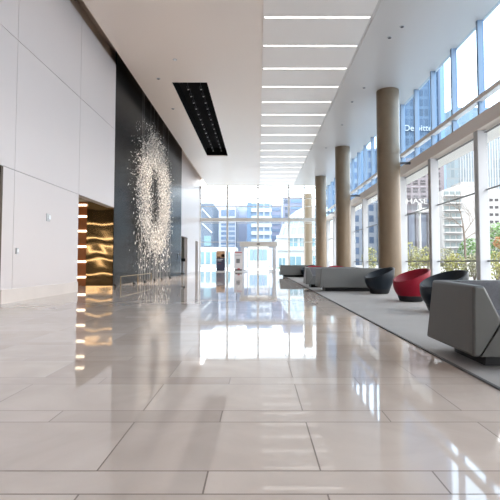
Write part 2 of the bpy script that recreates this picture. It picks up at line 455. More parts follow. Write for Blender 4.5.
# ------------------------------------------------------------------ sofas (front faces local -Y, left end at local x=0)
def make_sofa(label, leather, L=2.0, D=1.0):
    t = thing('sofa', label, 'sofa', group='faceted grey sofas beside the carpet edge')
    b, tp, st = .115, .70, .40
    bm = bmesh.new()
    def arm(s):
        # flat outer face, inner face sloping down to the seat; facets on the front
        def X(x): return x if s > 0 else L - x
        oy0, oy1 = 0, D
        P = {}
        for key, (x, y, z) in {'a0': (0, 0, b), 'b0': (.02, .02, tp - .01), 'c0': (.115, .025, tp - .01), 'd0': (.25, .01, st), 'e0': (.06, 0, b),
                               'a1': (.0, D, b), 'b1': (.06, D - .03, tp), 'c1': (.2, D - .03, tp), 'd1': (.30, D - .02, st), 'e1': (.06, D, b)}.items():
            P[key] = bm.verts.new((X(x), y, z))
        q = [('a0', 'e0', 'd0', 'c0', 'b0'), ('a1', 'b1', 'c1', 'd1', 'e1'), ('a0', 'b0', 'b1', 'a1'), ('b0', 'c0', 'c1', 'b1'),
             ('c0', 'd0', 'd1', 'c1'), ('d0', 'e0', 'e1', 'd1'), ('e0', 'a0', 'a1', 'e1')]
        for f in q: bm.faces.new([P[k] for k in f])
    arm(1); arm(-1)
    # back
    prism(bm, [(D - .26, b), (D, b), (D - .03, tp), (D - .17, tp), (D - .30, st)], 'x', .10, L - .10)
    obj('shell', bm, leather, t, bevel=.022, seg=4)
    bm = bmesh.new()
    v = [(.062, b), (L - .062, b), (L - .252, st - .004), (.252, st - .004)]
    prism(bm, v, 'y', .004, .05); obj('seat_front', bm, leather, t, bevel=.004)
    bm = bmesh.new(); bx(bm, .24, L - .24, .03, D - .24, b + .05, st + .02); obj('seat_cushion', bm, M_['sofa_in'], t, bevel=.035, seg=4)
    bm = bmesh.new(); prism(bm, [(D - .31, st), (D - .24, st), (D - .15, tp + .003), (D - .19, tp - .02)], 'x', .27, L - .27)
    obj('back_cushion', bm, M_['sofa_in'], t, bevel=.01)
    bm = bmesh.new(); bx(bm, .2, L - .2, .2, D - .2, 0, b + .02); obj('plinth', bm, M_['plinth'], t)
    return t
sofa = make_sofa('nearest large grey faceted sofa cut by the right frame edge', M_['sofa'])
sofa.location = (1.745, 3.6, CZ)
s2 = make_sofa('long plain grey back of the sofa left of the black tub chair', M_['sofa_lit'])
s2.location = (1.84 + 2.0, 13.2 + 1.0, CZ); s2.rotation_euler.z = PI
s3 = dup(s2, (1.66, 15.25, CZ), 0, 'grey woven sofa half hidden just behind the long grey sofa')
s4 = dup(s2, (1.60 + 1.7, 27.0, CZ), PI, 'farthest small-looking grey sofa, near the glass entrance wall')

# ------------------------------------------------------------------ tub chairs (open low front faces local -X)
def make_chair(kind, label, group):
    m = M_['chair_' + kind]
    t = thing('tub_chair', label, 'chair', group=group)
    n = 56
    def top(a):   # low at local -X, high at +X
        c = (1 + math.cos(a)) / 2
        return .44 + .30 * c ** .95
    def shell():
        bm = bmesh.new(); rings = []
        prof_o = 9; prof_i = 8
        for i in range(n):
            a = 2 * PI * i / n; T = top(a); c = (1 + math.cos(a)) / 2
            lean = .05 * c
            pts = []
            for j in range(prof_o + 1):
                s = j / prof_o
                z = .12 + (T - .02 - .12) * s
                r = .29 + .10 * math.sin(min(1, s * 1.3) * PI / 2) + lean * s * .8
                pts.append((r, z))
            ro, zo = pts[-1]
            for ph in (30, 75, 120, 160):
                p = math.radians(ph); pts.append((ro - .022 + .022 * math.cos(p), zo + .022 * math.sin(p)))
            ri, zi = ro - .046, zo
            for j in range(1, prof_i + 1):
                s = j / prof_i
                pts.append((ri + (.235 - ri) * s ** 1.1, zi + (.33 - zi) * s))
            rings.append([bm.verts.new((r * math.cos(a), r * math.sin(a), z)) for r, z in pts])
        m_ = len(rings[0])
        for i in range(n):
            A, B = rings[i], rings[(i + 1) % n]
            for j in range(m_ - 1): bm.faces.new((A[j], B[j], B[j + 1], A[j + 1]))
        bm.faces.new([r[0] for r in rings][::-1]); bm.faces.new([r[-1] for r in rings])
        return bm
    obj('shell', shell(), m, t, smooth=True)
    bm = bmesh.new(); lathe(bm, [(.22, .31), (.25, .34), (.254, .385), (.23, .41), (.12, .418)], seg=40)
    obj('seat_cushion', bm, m, t, smooth=True)
    bm = bmesh.new(); lathe(bm, [(.235, 0), (.255, .015), (.296, .125), (.27, .14)], seg=40); obj('base', bm, M_['plinth'], t, smooth=True)
    return t
GB, GR = 'black tub chairs by the windows', 'red tub chairs by the windows'
ang = math.radians(18)
bc = make_chair('black', 'black tub chair standing between the long grey sofa and the red chair', GB)
bc.location = (3.42, 12.45, CZ); bc.rotation_euler.z = ang
rc = make_chair('red', 'large red tub chair in the middle of the window seating', GR)
rc.location = (3.48, 10.05, CZ); rc.rotation_euler.z = ang
dup(bc, (3.31, 7.9, CZ), ang, 'black tub chair right of the red one, partly hidden by the nearest sofa')
dup(bc, (2.86, 25.4, CZ), 0.3, 'far small black tub chair at the right end of the farthest sofa')
dup(rc, (2.34, 17.8, CZ), PI / 2, 'far red tub chair, the left of two whose red tops show over the sofas')
dup(rc, (3.2, 17.8, CZ), PI / 2, 'far red tub chair, the right of two whose red tops show over the sofas')

# ------------------------------------------------------------------ hanging sculpture before the charcoal wall
t = thing('hanging_sculpture', 'huge oval ring of cream shards hung before the charcoal wall', 'sculpture', (-5.24, 22.4, 0))
rnd = random.Random(3)
bm = bmesh.new()
def shard(y, z, s, vert=False):
    x = rnd.gauss(0, .10)
    x = max(-.22, min(.2, x))
    L = s * rnd.uniform(.7, 1.7); w = s * rnd.uniform(.15, .35)
    if vert: ax = Vector((rnd.gauss(0, .12), rnd.gauss(0, .12), 1)).normalized()
    else: ax = Vector((rnd.gauss(0, .5), rnd.gauss(0, .8), rnd.gauss(0, 1.1))).normalized()
    sd = ax.orthogonal().normalized(); sd.rotate(Matrix.Rotation(rnd.uniform(0, 6.28), 3, ax)); up = ax.cross(sd)
    c = Vector((x, y, z))
    p = [bm.verts.new(c - ax * L / 2), bm.verts.new(c + ax * L / 2), bm.verts.new(c + sd * w), bm.verts.new(c - sd * w * .6 + up * w * .6)]
    for f in ((0, 2, 3), (1, 3, 2), (0, 3, 1), (0, 1, 2)): bm.faces.new([p[i] for i in f])
cnt = 0
while cnt < 14500:
    y = rnd.uniform(-4.6, 4.2); z = rnd.uniform(.8, 7.6)
    ro = math.hypot((y - .2) / 3.1, (z - 4.3) / 2.8); ri = math.hypot((y + .15) / 1.15, (z - 4.05) / 1.6)
    if ro < 1: p = 1.0 if ro < .88 else .75
    else: p = .5 * math.exp(-(ro - 1) / .09)
    if ri < 1: p *= .02 + .25 * max(0, ri - .75)
    elif ri < 1.3: p *= .75
    if z < 2.6: p *= .75
    if rnd.random() < p:
        shard(y, z, rnd.uniform(.032, .105), vert=(z < 2.8 or (ri < 1.7 and rnd.random() < .5))); cnt += 1
# scattered pieces on the camera-side edge
for _ in range(150):
    shard(-2.9 - abs(rnd.gauss(0, .75)), rnd.gauss(5.0, .8), rnd.uniform(.03, .075))
for _ in range(60): shard(rnd.gauss(-1.3, 1.0), 7.0 + abs(rnd.gauss(0, .3)), rnd.uniform(.03, .07))
# falling strands of pieces
strands = [(-3.2 + 6.7 * (i + rnd.random() * .8) / 46) for i in range(46)]
for y in strands:
    z = 2.9
    zl = rnd.uniform(.08, 1.0)
    while z > zl:
        if rnd.random() < .32 + .4 * (z / 2.9): shard(y + rnd.gauss(0, .03), z, rnd.uniform(.05, .13), vert=True)
        z -= .09
o = obj('shards', bm, M_['shard'], t, recalc=True); o['kind'] = 'stuff'
for i, y in enumerate(strands):
    bm = bmesh.new(); x = rnd.uniform(-.12, .2); tube(bm, (x, y, .02), (x, y, ZC + .3 if i % 6 == 0 else 3.2), .004, seg=5); obj('cable', bm, M_['cable'], t)

# low gold barrier and floor uplights along the sculpture
t = thing('low_barrier', 'thin low gold rail barrier at the near foot of the charcoal wall', 'barrier', (-4.98, 15.98, 0))
bm = bmesh.new(); bx(bm, -.012, .012, 0, 4.6, .36, .385); obj('rail', bm, M_['gold'], t)
for y in (0, 2.3, 4.57):
    bm = bmesh.new(); bx(bm, -.012, .012, y, y + .03, 0, .36); obj('post', bm, M_['gold'], t)
UP = [(-5.06, 15.75), (-4.88, 17.5), (-4.84, 19.0), (-4.84, 20.8), (-4.84, 22.3), (-4.84, 24.4)]
up0 = None
for i, (x, y) in enumerate(UP):
    lab = f'{ordn[i]} small dark floor spotlight from the left at the foot of the sculpture'
    if up0 is None:
        up0 = tt = thing('floor_spotlight', lab, 'spotlight', (x, y, 0), 0, 'floor spotlights under the sculpture')
        bm = bmesh.new(); lathe(bm, [(.09, 0), (.09, .02)], seg=16); obj('base', bm, M_['black_metal'], tt)
        bm = bmesh.new(); tube(bm, (0, 0, .02), (-.05, 0, .10), .05, seg=12); obj('head', bm, M_['black_metal'], tt)
    else: dup(up0, (x, y, 0), 0, lab)

# ------------------------------------------------------------------ brass wall and light column in the lobby recess
t = thing('brass_panel', 'wavy polished brass wall panel inside the lift lobby recess', 'wall panel', (0, 16.66, 0))
bm = bmesh.new(); nx, nz = 40, 150; x0, x1 = -6.5, XW; g = []
for i in range(nx + 1):
    col = []
    for j in range(nz + 1):
        x = x0 + (x1 - x0) * i / nx; z = 3.19 * j / nz if x < XW else 2.97 * j / nz
        z = 2.97 * j / nz
        u = (x - x0) / (x1 - x0)
        ph = 2 * PI * z / .62 + 1.1 * math.sin(2 * PI * u * 1.0 + z * 1.7) * (.4 + .6 * math.sin(z * 1.3) ** 2)
        col.append(bm.verts.new((x, .0022 * math.sin(ph), z)))
    g.append(col)
for i in range(nx):
    for j in range(nz): bm.faces.new((g[i][j], g[i + 1][j], g[i + 1][j + 1], g[i][j + 1]))
o = obj('brass_sheet', bm, M_['brass'], t, recalc=False)
for p in o.data.polygons: p.use_smooth = True
box('backing', M_['bronze'], x0, -5.77, .03, .09, 0, 2.96, t)
box('upper_backing', M_['brass'], x0, XW - .27, .03, .09, 2.97, 3.18, t)
t = thing('light_column', 'amber wood column with glowing white light bars beside the brass panel', 'wall light', (-6.5, 16.66, 0))
box('column_backing', M_['amber'], -2.55, 0, .0, .09, 0, 3.18, t)
for z in (3.06, 2.63, 2.07, 1.48, .91, .33):
    box('light_bar', M_['niche_strip'], -.36, -.005, -.05, 0, z - .035, z + .035, t, bevel=.008)
# matching wall opposite (its bars show as reflections in the brass)
t = bpy.data.objects.new('trim_9', None); C.objects.link(t); t.location = (-5.75, 13.4, 0); struct(t)
for z in (2.63, 2.07, 1.48, .91, .33):
    box('light_bar', M_['niche_strip'], -3.2, -.1, 0, .05, z - .04, z + .04, t)
t = thing('bronze_panel', 'dark bronze panel edge at the far left of the white wall', 'wall panel', (0, 9.33, 0))
box('panel_face', M_['bronze'], -5.8, XW + .006, -.03, .06, 0, 2.96, t)

# ------------------------------------------------------------------ track spotlights in the black slot
sp0 = None
for row, (x, lab) in enumerate(((-3.12, 'tiny spotlight of the left row inside the black ceiling slot'), (-2.55, 'tiny spotlight of the right row inside the black ceiling slot'))):
    for i in range(15):
        y = 18.55 + i * .84
        loc = (x, y, 8.62)
        if sp0 is None:
            sp0 = tt = thing('spotlight', lab, 'spotlight', loc, 0, lab.replace('tiny spotlight of', 'spotlights of'))
            bm = bmesh.new(); tube(bm, (0, 0, 0), (-.04, 0, .16), .05, seg=12); obj('lamp_head', bm, M_['black_metal'], tt)
            bm = bmesh.new(); tube(bm, (0.001, 0, -.004), (0, 0, .004), .038, seg=12); obj('lens', bm, M_['chrome'], tt)
            bm = bmesh.new(); tube(bm, (-.03, 0, .12), (-.03, 0, .38), .012, seg=6); obj('stem', bm, M_['black_metal'], tt)
        else: dup(sp0, loc, 0, lab, lab.replace('tiny spotlight of', 'spotlights of'))
# sprinklers and small ceiling downlights
def dot(px, py, lab, dark=True):
    Yc = F * (ZC - H) / (VY - py); x = PX(px, Yc); Y = Yc - (ZC - H) * TH
    tt = thing('ceiling_downlight', lab, 'ceiling fixture', (x, Y, ZC), 0, 'small fixtures dotted over the ceiling')
    bm = bmesh.new(); lathe(bm, [(.07, -.018), (.085, 0)], seg=16); obj('rim', bm, M_['plastic_grey'], tt)
    bm = bmesh.new(); lathe(bm, [(.05, -.022), (.055, -.016)], seg=16); obj('lens', bm, M_['black_metal'] if dark else M_['white_plastic'], tt)
dot(158.5, 79, 'small dark ceiling fixture left of the black slot, the upper one')
dot(173, 109, 'small dark ceiling fixture left of the black slot, the lower one')
dot(175, 60, 'pale round ceiling fixture above the black slot', False)
dot(402, 27, 'dark ceiling fixture nearest the camera on the window side')
dot(389.5, 38, 'second dark ceiling fixture from the camera on the window side')
dot(364, 88, 'dark ceiling fixture just left of the nearest column top')
dot(352, 102, 'dark ceiling fixture above the second column top')
dot(342, 125, 'dark ceiling fixture just above and left of the second column')
dot(326, 148, 'farthest dark ceiling fixture, between second and third columns')

# wall devices on the white wall
t = thing('wall_strobe', 'small pale box high on the white wall left of the brass recess', 'alarm', (XW, 11.45, 2.06))
box('backplate', M_['plastic_grey'], 0, .025, -.09, .09, -.10, .10, t, bevel=.008)
box('strobe_lens', M_['white_plastic'], .025, .06, -.06, .06, -.05, .06, t, bevel=.01)
t = thing('card_reader', 'small grey card reader low on the white wall at far left', 'card reader', (XW, 10.0, 1.15))
box('case', M_['plastic_grey'], 0, .03, -.045, .045, -.07, .07, t, bevel=.008)
box('reader_face', M_['white_plastic'], .03, .036, -.03, .03, -.03, .045, t)
t = thing('wall_switch', 'small dark plate near the far end of the charcoal wall', 'switch', (XD, 30.2, 1.35))
box('plate', M_['black_metal'], 0, .02, -.1, .1, -.14, .14, t); box('button', M_['plastic_grey'], .02, .026, -.03, .03, -.04, .04, t)

# ------------------------------------------------------------------ banner stands near the far glass
M_['navy'] = mat('banner_navy', (0.035, 0.04, 0.075), 0.5); M_['tan_print'] = mat('banner_tan_photo', (0.50, 0.30, 0.17), 0.5, noise=(5, .5))
M_['white_print'] = mat('banner_white', (0.72, 0.70, 0.71), 0.5); M_['red_print'] = mat('banner_red', (0.42, 0.03, 0.05), 0.5)
M_['grey_print'] = mat('banner_grey', (0.20, 0.20, 0.21), 0.5); M_['dark_print'] = mat('banner_dark_brown', (0.05, 0.025, 0.02), 0.5)
def banner(x, w, hgt, label, mtop, mmain, dec):
    t = thing('banner_stand', label, 'banner', (x, 40.6, 0), 0)
    box('base', M_['chrome'], -w / 2 - .02, w / 2 + .02, -.12, .12, 0, .09, t, bevel=.02)
    box('banner_panel', mmain, -w / 2, w / 2, -.008, .008, .09, hgt, t)
    box('top_rail', M_['chrome'], -w / 2, w / 2, -.02, .02, hgt, hgt + .03, t)
    bm = bmesh.new(); tube(bm, (0, .05, .09), (0, .05, hgt), .012); obj('support_pole', bm, M_['chrome'], t)
    for nm, m, a, b, c, e in dec: box(nm, m, -w / 2 + a * w, -w / 2 + b * w, -.014, -.008, c, e, t)
banner(-3.44, .80, 1.9, 'dark navy roll-up banner with a tan picture on top', None, M_['navy'],
       [('printed_picture', M_['tan_print'], 0, 1, 1.27, 1.9), ('picture_shape', M_['dark_print'], .55, .95, 1.32, 1.62), ('picture_shape', M_['dark_print'], .1, .45, 1.28, 1.42),
        ('printed_line', M_['white_print'], .12, .78, 1.12, 1.17), ('printed_line', M_['white_print'], .12, .6, .99, 1.03), ('printed_line', M_['red_print'], .12, .5, .72, .75)])
banner(-1.82, .74, 1.88, 'white roll-up banner with red heading beside the entrance portal', None, M_['white_print'],
       [('printed_heading', M_['red_print'], .08, .95, 1.74, 1.82), ('printed_picture', M_['grey_print'], .25, .7, .80, 1.2), ('printed_line', M_['grey_print'], .15, .8, 1.5, 1.53),
        ('printed_foot', M_['dark_print'], .1, .95, .1, .24), ('printed_flower', M_['red_print'], .4, .7, .18, .33)])

# dark stand inside the first far doorway
t = thing('lectern', 'dark stand with black top inside the doorway past the charcoal wall', 'lectern', (-5.95, 34.2, 0))
box('pedestal', M_['grey_print'], -.2, .2, -.2, .2, .05, .95, t, bevel=.01); box('base', M_['black_metal'], -.25, .25, -.25, .25, 0, .05, t)
bm = bmesh.new(); prism(bm, [(-.25, .95), (.25, .95), (.25, 1.18), (-.25, 1.03)], 'x', -.26, .26); obj('top', bm, M_['black'], t)

# ------------------------------------------------------------------ outside
M_['street'] = mat('street_paving', (0.28, 0.27, 0.26), 0.8, noise=(.3, .1))
M_['plaza'] = mat('pale_plaza_concrete', (.62, .61, .59), .8, noise=(.3, .06))
bm = bmesh.new(); bx(bm, -60, 11, YE, 69.5, -.3, -.02); struct(obj('ground_plaza', bm, M_['plaza']))
bm = bmesh.new(); bx(bm, -150, 250, 69.5, 400, -.3, -.02); bx(bm, 11, 250, YE, 69.5, -.3, -.02); bx(bm, XG + .1, 250, -60, YE, -.3, -.02)
struct(obj('ground', bm, M_['street']))

def building(name, label, px0, px1, pyt, Y, depth, m, group=None):
    t = thing(name, label, 'building', (PX((px0 + px1) / 2, Y), Y, -.02), 0, group)
    w = PX(px1, Y) - PX(px0, Y)
    box('walls', m, -w / 2, w / 2, 0, depth, 0, PZ(pyt, Y), t)
    return t, w
def part_px(t, name, m, px0, px1, py0, py1, Y, out=.25, back=0):
    """a piece on the facade (plane Y) of building t, given by its outline in the photo"""
    x, y, z = t.location
    return box(name, m, PX(px0, Y) - x, PX(px1, Y) - x, -out, back + .02, PZ(py1, Y) - z, PZ(py0, Y) - z, t)

E_white = mat('pale_lavender_concrete', (0.370, 0.383, 0.436), .7); E_win = mat('blue_window_glass', (0.113, 0.158, 0.238), .25)
E_slate = mat('slate_blue_cladding', (0.094, 0.116, 0.154), .5, noise=(.2, .1)); E_brace = mat('white_steel', (0.440, 0.440, 0.440), .5)
E_lav = mat('lavender_cladding', (0.393, 0.422, 0.534), .6); E_blue = mat('mid_blue_glass', (0.127, 0.197, 0.298), .3)
E_band = mat('white_floor_band', (0.399, 0.418, 0.454), .6); E_lav2 = mat('dusty_violet_cladding', (0.208, 0.216, 0.290), .6)
E_podium = mat('white_render', (0.454, 0.460, 0.460), .6); E_teal = mat('teal_glass', (0.132, 0.220, 0.253), .25); E_dome = mat('dome_glass', (0.231, 0.303, 0.341), .2)
E_deep = mat('deep_slate_glass', (0.066, 0.083, 0.121), .3)

Y = 90
t, w = building('office_building', 'slate blue building with white diagonal braces at the left of the far glass', 186, 212.5, 203, Y, 14, E_slate)
for (ax, ay, bx_, by) in ((202, 209, 211.5, 219.5), (202, 223.5, 212, 233)):
    bm = bmesh.new(); x, y, z = t.location
    a = Vector((PX(ax, Y) - x, -.15, PZ(ay, Y) - z)); b = Vector((PX(bx_, Y) - x, -.15, PZ(by, Y) - z)); tube(bm, a, b, .16, seg=6); obj('brace', bm, E_brace, t)
part_px(t, 'shop_window', E_teal, 204, 211, 236, 246, Y)
Y = 112
t, w = building('office_tower', 'pale lavender tower with rows of blue windows behind the far glass', 212.8, 236, 203, Y, 5, E_white)
part_px(t, 'window', E_win, 221, 234.5, 210, 216, Y, .1)
for i in range(9):
    yy0 = 222.6 + i * 4.7
    part_px(t, 'window', E_win, 221, 226.6, yy0, yy0 + 3, Y, .1); part_px(t, 'window', E_win, 228.2, 234.8, yy0, yy0 + 3, Y, .1)
t, w = building('office_tower', 'plain pale lavender slab tower between the window-row tower and blue tower', 236.3, 247, 206, 118, 6, E_lav)
part_px(t, 'parapet', E_white, 236.3, 247, 205, 206.5, 118, .2); part_px(t, 'pier', E_white, 236.3, 238.5, 206.5, 262, 118, .2)
Y = 108
t, w = building('office_tower', 'blue glass tower with white floor bands above the entrance portal', 247, 272, 203, Y, 12, E_blue)
part_px(t, 'corner_pier', mat('steel_blue', (0.100, 0.166, 0.264), .4), 247, 251, 202.5, 263, Y, .5)
for i in range(7): part_px(t, 'floor_band', E_band, 251.2, 271.8, 208.5 + 7.6 * i, 212.2 + 7.6 * i, Y, .4)
for px in (256.6, 263.4, 269.6): part_px(t, 'vertical_fin', E_band, px, px + 1.0, 203.4, 264, Y, .5)
Y = 125
t, w = building('office_tower', 'dusty violet tower right of the blue banded tower', 268.5, 285, 205, Y, 18, E_lav2)
for i in range(7): part_px(t, 'window_strip', E_win, 272, 280, 208 + 7 * i, 211 + 7 * i, Y, .15)
for px in (269, 281.5): part_px(t, 'pier', E_lav, px, px + 1.6, 205, 264, Y, .3)
Y = 140
t, w = building('office_tower', 'grey-blue tower whose top rises left of the pale outdoor column', 283.5, 303, 197, Y, 18, E_lav2)
for i in range(6):
    part_px(t, 'window_strip', E_deep, 284.5, 289, 200 + 6.5 * i, 203.5 + 6.5 * i, Y, .15); part_px(t, 'window_strip', E_blue, 291, 302, 199.5 + 6.5 * i, 203 + 6.5 * i, Y, .15)
# white podium with a curved glass dome
Y = 84
t = thing('domed_building', 'white low building with curved glass dome seen right of the entrance', 'building', (PX(318, Y), Y, -.02))
x_, y_, z_ = t.location
box('walls', E_podium, PX(277, Y) - x_, PX(352, Y) - x_, 0, 26, 0, PZ(238, Y), t)
for a, b, c, e in ((289, 297.5, 237.5, 246.5), (300, 304, 237.5, 246.5), (312.5, 318, 237, 247), (290, 301, 256.5, 265.5), (313, 318, 256, 266), (279, 285, 258, 266)):
    wv = part_px(t, 'window', E_teal, a, b, c, e, Y, .12)
    xm = (a + b) / 2; p = part_px(t, 'glazing_bar', E_podium, xm - .35, xm + .35, c, e, Y, .2); p.parent = wv
part_px(t, 'cornice', E_podium, 276.5, 352, 246.8, 250.5, Y, .5)
part_px(t, 'cornice', E_podium, 276.5, 352, 235.5, 238.2, Y, .5)
# dome: quarter barrel rising to the right
cx, cz, ra, rb = PX(326, Y) - x_, PZ(240, Y), PX(326, Y) - PX(282, Y), PZ(198, Y) - PZ(240, Y)
bm = bmesh.new(); n = 18; rows = []
def DP(s, v, k=1.0):
    a = PI * .5 * s; p = PI * v
    r = ra * math.cos(a) * k
    return (cx - r * math.sin(p), 12 - r * .45 * math.cos(p), cz + rb * math.sin(a) * k)
for i in range(n + 1):
    rows.append([bm.verts.new(DP(i / n, j / 24)) for j in range(-12, 25)])
for A, B in zip(rows, rows[1:]):
    for j in range(len(A) - 1): bm.faces.new((A[j], A[j + 1], B[j + 1], B[j]))
dm = obj('dome', bm, E_dome, t, smooth=True)
for j in range(1, 15):
    bm = bmesh.new()
    for i in range(n): tube(bm, DP(i / n, j / 15, 1.005), DP((i + 1) / n - .001, j / 15, 1.005), .13, seg=5)
    obj('rib', bm, E_brace, dm)
for s in (.12, .26, .4, .54, .68, .82):
    bm = bmesh.new()
    for j in range(24): tube(bm, DP(s, j / 24, 1.005), DP(s, (j + 1) / 24, 1.005), .11, seg=5)
    obj('ring', bm, E_brace, dm)
# across the street, straight beyond the doors
Y = 70
t, w = building('street_building', 'low blue glass street front seen through the entrance doors', 243, 277, 247.5, Y, 6, E_band)
for px in (249.5, 254, 258.5, 263): part_px(t, 'shop_window', E_blue, px, px + 4, 249.2, 260.5, Y, .1)
Y = 74
t, w = building('street_building', 'low white street building at the left behind the roll-up banners', 198, 236, 247, Y, 8, E_podium)
for px in (200, 206, 212, 226): part_px(t, 'shop_window', E_teal, px, px + 4, 252, 264, Y, .1)

# right side, across the street
R_glass = grid_facade('blue_tower_facade', (0.054, 0.087, 0.133), (0.023, 0.047, 0.085), 1.36, 2.75, .80, .72)
Y = 120
t, w = building('glass_tower', 'tall blue glass tower with white company lettering behind the upper windows', 386, 447.5, 20, Y, 9, R_glass)
part_px(t, 'corner_strip', E_deep, 440.5, 442.5, 20, 262, Y, .4); part_px(t, 'corner_strip', E_blue, 442.5, 447.3, 20, 262, Y, .3)
for px in (416.3, 432): part_px(t, 'vertical_fin', mat('fin_blue', (0.110, 0.171, 0.259), .4), px, px + .9, 20, 262, Y, .4)
M_['sign_white'] = mat('white_sign_letters', (0.36, 0.36, 0.36), .5)
x_, y_, z_ = t.location
text_mesh('Deloitte', PX(433.3, Y) - PX(405.6, Y), PZ(126, Y) - PZ(131.8, Y), .25, M_['sign_white'], 'sign_lettering', t, (PX(405.6, Y) - x_, -.45, PZ(131.8, Y) - z_))
# stone building with the white sign
Y = 100
R_stone = mat('lavender_stone', (0.142, 0.127, 0.142), .7, noise=(.4, .06)); R_win = mat('dark_window', (0.017, 0.015, 0.021), .3)
t, w = building('stone_building', 'lavender-grey stone building with dark windows and white wall sign', 397, 445.5, 158, Y, 9, R_stone)
for i in range(5):
    for px in (399.5, 406.6, 414, 421.6, 429.2, 436.6):
        py = 165.2 + 7.6 * i
        if py > 196: continue
        wv = part_px(t, 'window', R_win, px, px + 4.9, py, py + 4.6, Y, .06)
        p = part_px(t, 'glazing_bar', R_stone, px, px + 4.9, py + 2.0, py + 2.6, Y, .12); p.parent = wv
part_px(t, 'base_band', mat('blue_grey_base', (0.076, 0.079, 0.092), .5), 397, 445.5, 206, 262, Y, .3)
for px in (404, 415.5, 427, 438): part_px(t, 'base_pier', mat('grey_pier', (0.106, 0.103, 0.116), .6), px, px + 3.2, 214, 262, Y, .8)
part_px(t, 'cornice', R_stone, 396.5, 446, 210.8, 213.4, Y, .9)
for px in (408.3, 419.6, 431.1):
    part_px(t, 'shop_window', E_deep, px, px + 6, 215, 256, Y, .45)
x_, y_, z_ = t.location
text_mesh('CHASE', PX(427.4, Y) - PX(399.6, Y), PZ(199.0, Y) - PZ(204.2, Y), .3, M_['sign_white'], 'sign_lettering', t, (PX(399.6, Y) - x_, -.35, PZ(204.2, Y) - z_))
# octagonal emblem: four blue pieces around a square
M_['emblem'] = mat('emblem_blue', (0.020, 0.066, 0.165), .5)
ex, ez, R = PX(430.4, Y) - x_, PZ(201.6, Y) - z_, .58
bm = bmesh.new()
for q in range(4):
    ca, sa = math.cos(q * PI / 2), math.sin(q * PI / 2)
    pl = [(-.42 * R, R), (.42 * R, R), (R, .42 * R), (.3 * R, .42 * R), (-.42 * R, .42 * R)]
    prism(bm, [(ex + ca * a - sa * b, ez + sa * a + ca * b) for a, b in pl], 'y', -.65, -.35)
obj('emblem', bm, M_['emblem'], t)
# pale blue tower, ribbed tower, white balcony block
t, w = building('glass_tower', 'hazy pale blue tower between the stone building and the ribbed tower', 440, 464, 140, 165, 18, mat('pale_blue_glass_wall', (.115, .128, .175), .3))
for i in range(10): part_px(t, 'floor_band', E_lav, 440, 464, 143 + 7.5 * i, 144 + 7.5 * i, 165, .3)
Y = 135
R_fin = mat('pale_fin', (0.284, 0.297, 0.317), .6)
R_rib = grid_facade('ribbed_tower_facade', (.16, .19, .21), (.13, .175, .205), 1.2, 3.0, .85, .8)
t = thing('glass_tower', 'ribbed blue-green tower with white vertical fins, flat top over the beam', 'building', (PX(480, Y), Y, -.02))
x_, y_, z_ = t.location
bm = bmesh.new()
prism(bm, [(PX(a, Y) - x_, PZ(b, Y) - z_) for a, b in ((437, 262.5), (520, 262.5), (520, 112), (493, 108), (458, 107.5), (437, 119.5))], 'y', 0, 18)
obj('walls', bm, R_rib, t)
for i in range(20):
    px = 461.5 + i * 2.7
    part_px(t, 'vertical_fin', R_fin, px, px + 1.1, 125, 262, Y, .12)
Y = 95
R_white = mat('offwhite_render', (.29, .29, .29), .7)
t = thing('apartment_building', 'white balconied apartment block below the ribbed tower', 'building', (PX(475, Y), Y, -.02))
x_, y_, z_ = t.location
bm = bmesh.new(); pts = [(443, 262.5), (515, 262.5), (515, 193), (478, 184), (462, 184.5), (443, 190.5)]
prism(bm, [(PX(a, Y) - x_, PZ(b, Y) - z_) for a, b in pts], 'y', 0, 3.4); obj('walls', bm, R_white, t)
part_px(t, 'penthouse', R_white, 463, 478, 182, 186, Y, .1, 5)
R_bal = mat('balcony_glass', (0.119, 0.155, 0.165), .3)
for i in range(9):
    py = 191.5 + i * 7.3
    bl = part_px(t, 'balcony', R_white, 444, 462.5, py + 4.2, py + 5.6, Y, 1.2)
    for px in (445, 451, 457):
        part_px(t, 'window', R_bal, px, px + 4.6, py, py + 4, Y, .08)
    for px in (490.5, 496, 502):
        if i > 0: part_px(t, 'window', R_win, px, px + 3.4, py, py + 2.6, Y, .08)
# buildings seen between the columns
Y = 130
t, w = building('office_building', 'grey-blue office block glimpsed between the two nearest columns', 345, 379, 150, Y, 14, grid_facade('blue_grey_facade', (0.220, 0.248, 0.292), (0.072, 0.110, 0.182), 2.2, 3.2, .62, .6))
part_px(t, 'roof_edge', E_lav, 345, 379, 149, 151, Y, .5); part_px(t, 'corner_pier', E_blue, 362, 366, 150, 262, Y, .5)
Y = 150
t, w = building('office_building', 'pale blue office block glimpsed between second and third columns', 322, 340, 165, Y, 14, grid_facade('pale_office_facade', (0.286, 0.314, 0.352), (0.110, 0.165, 0.242), 2.4, 3.4, .6, .55))
part_px(t, 'roof_edge', E_lav, 322, 340, 164, 166, Y, .5)

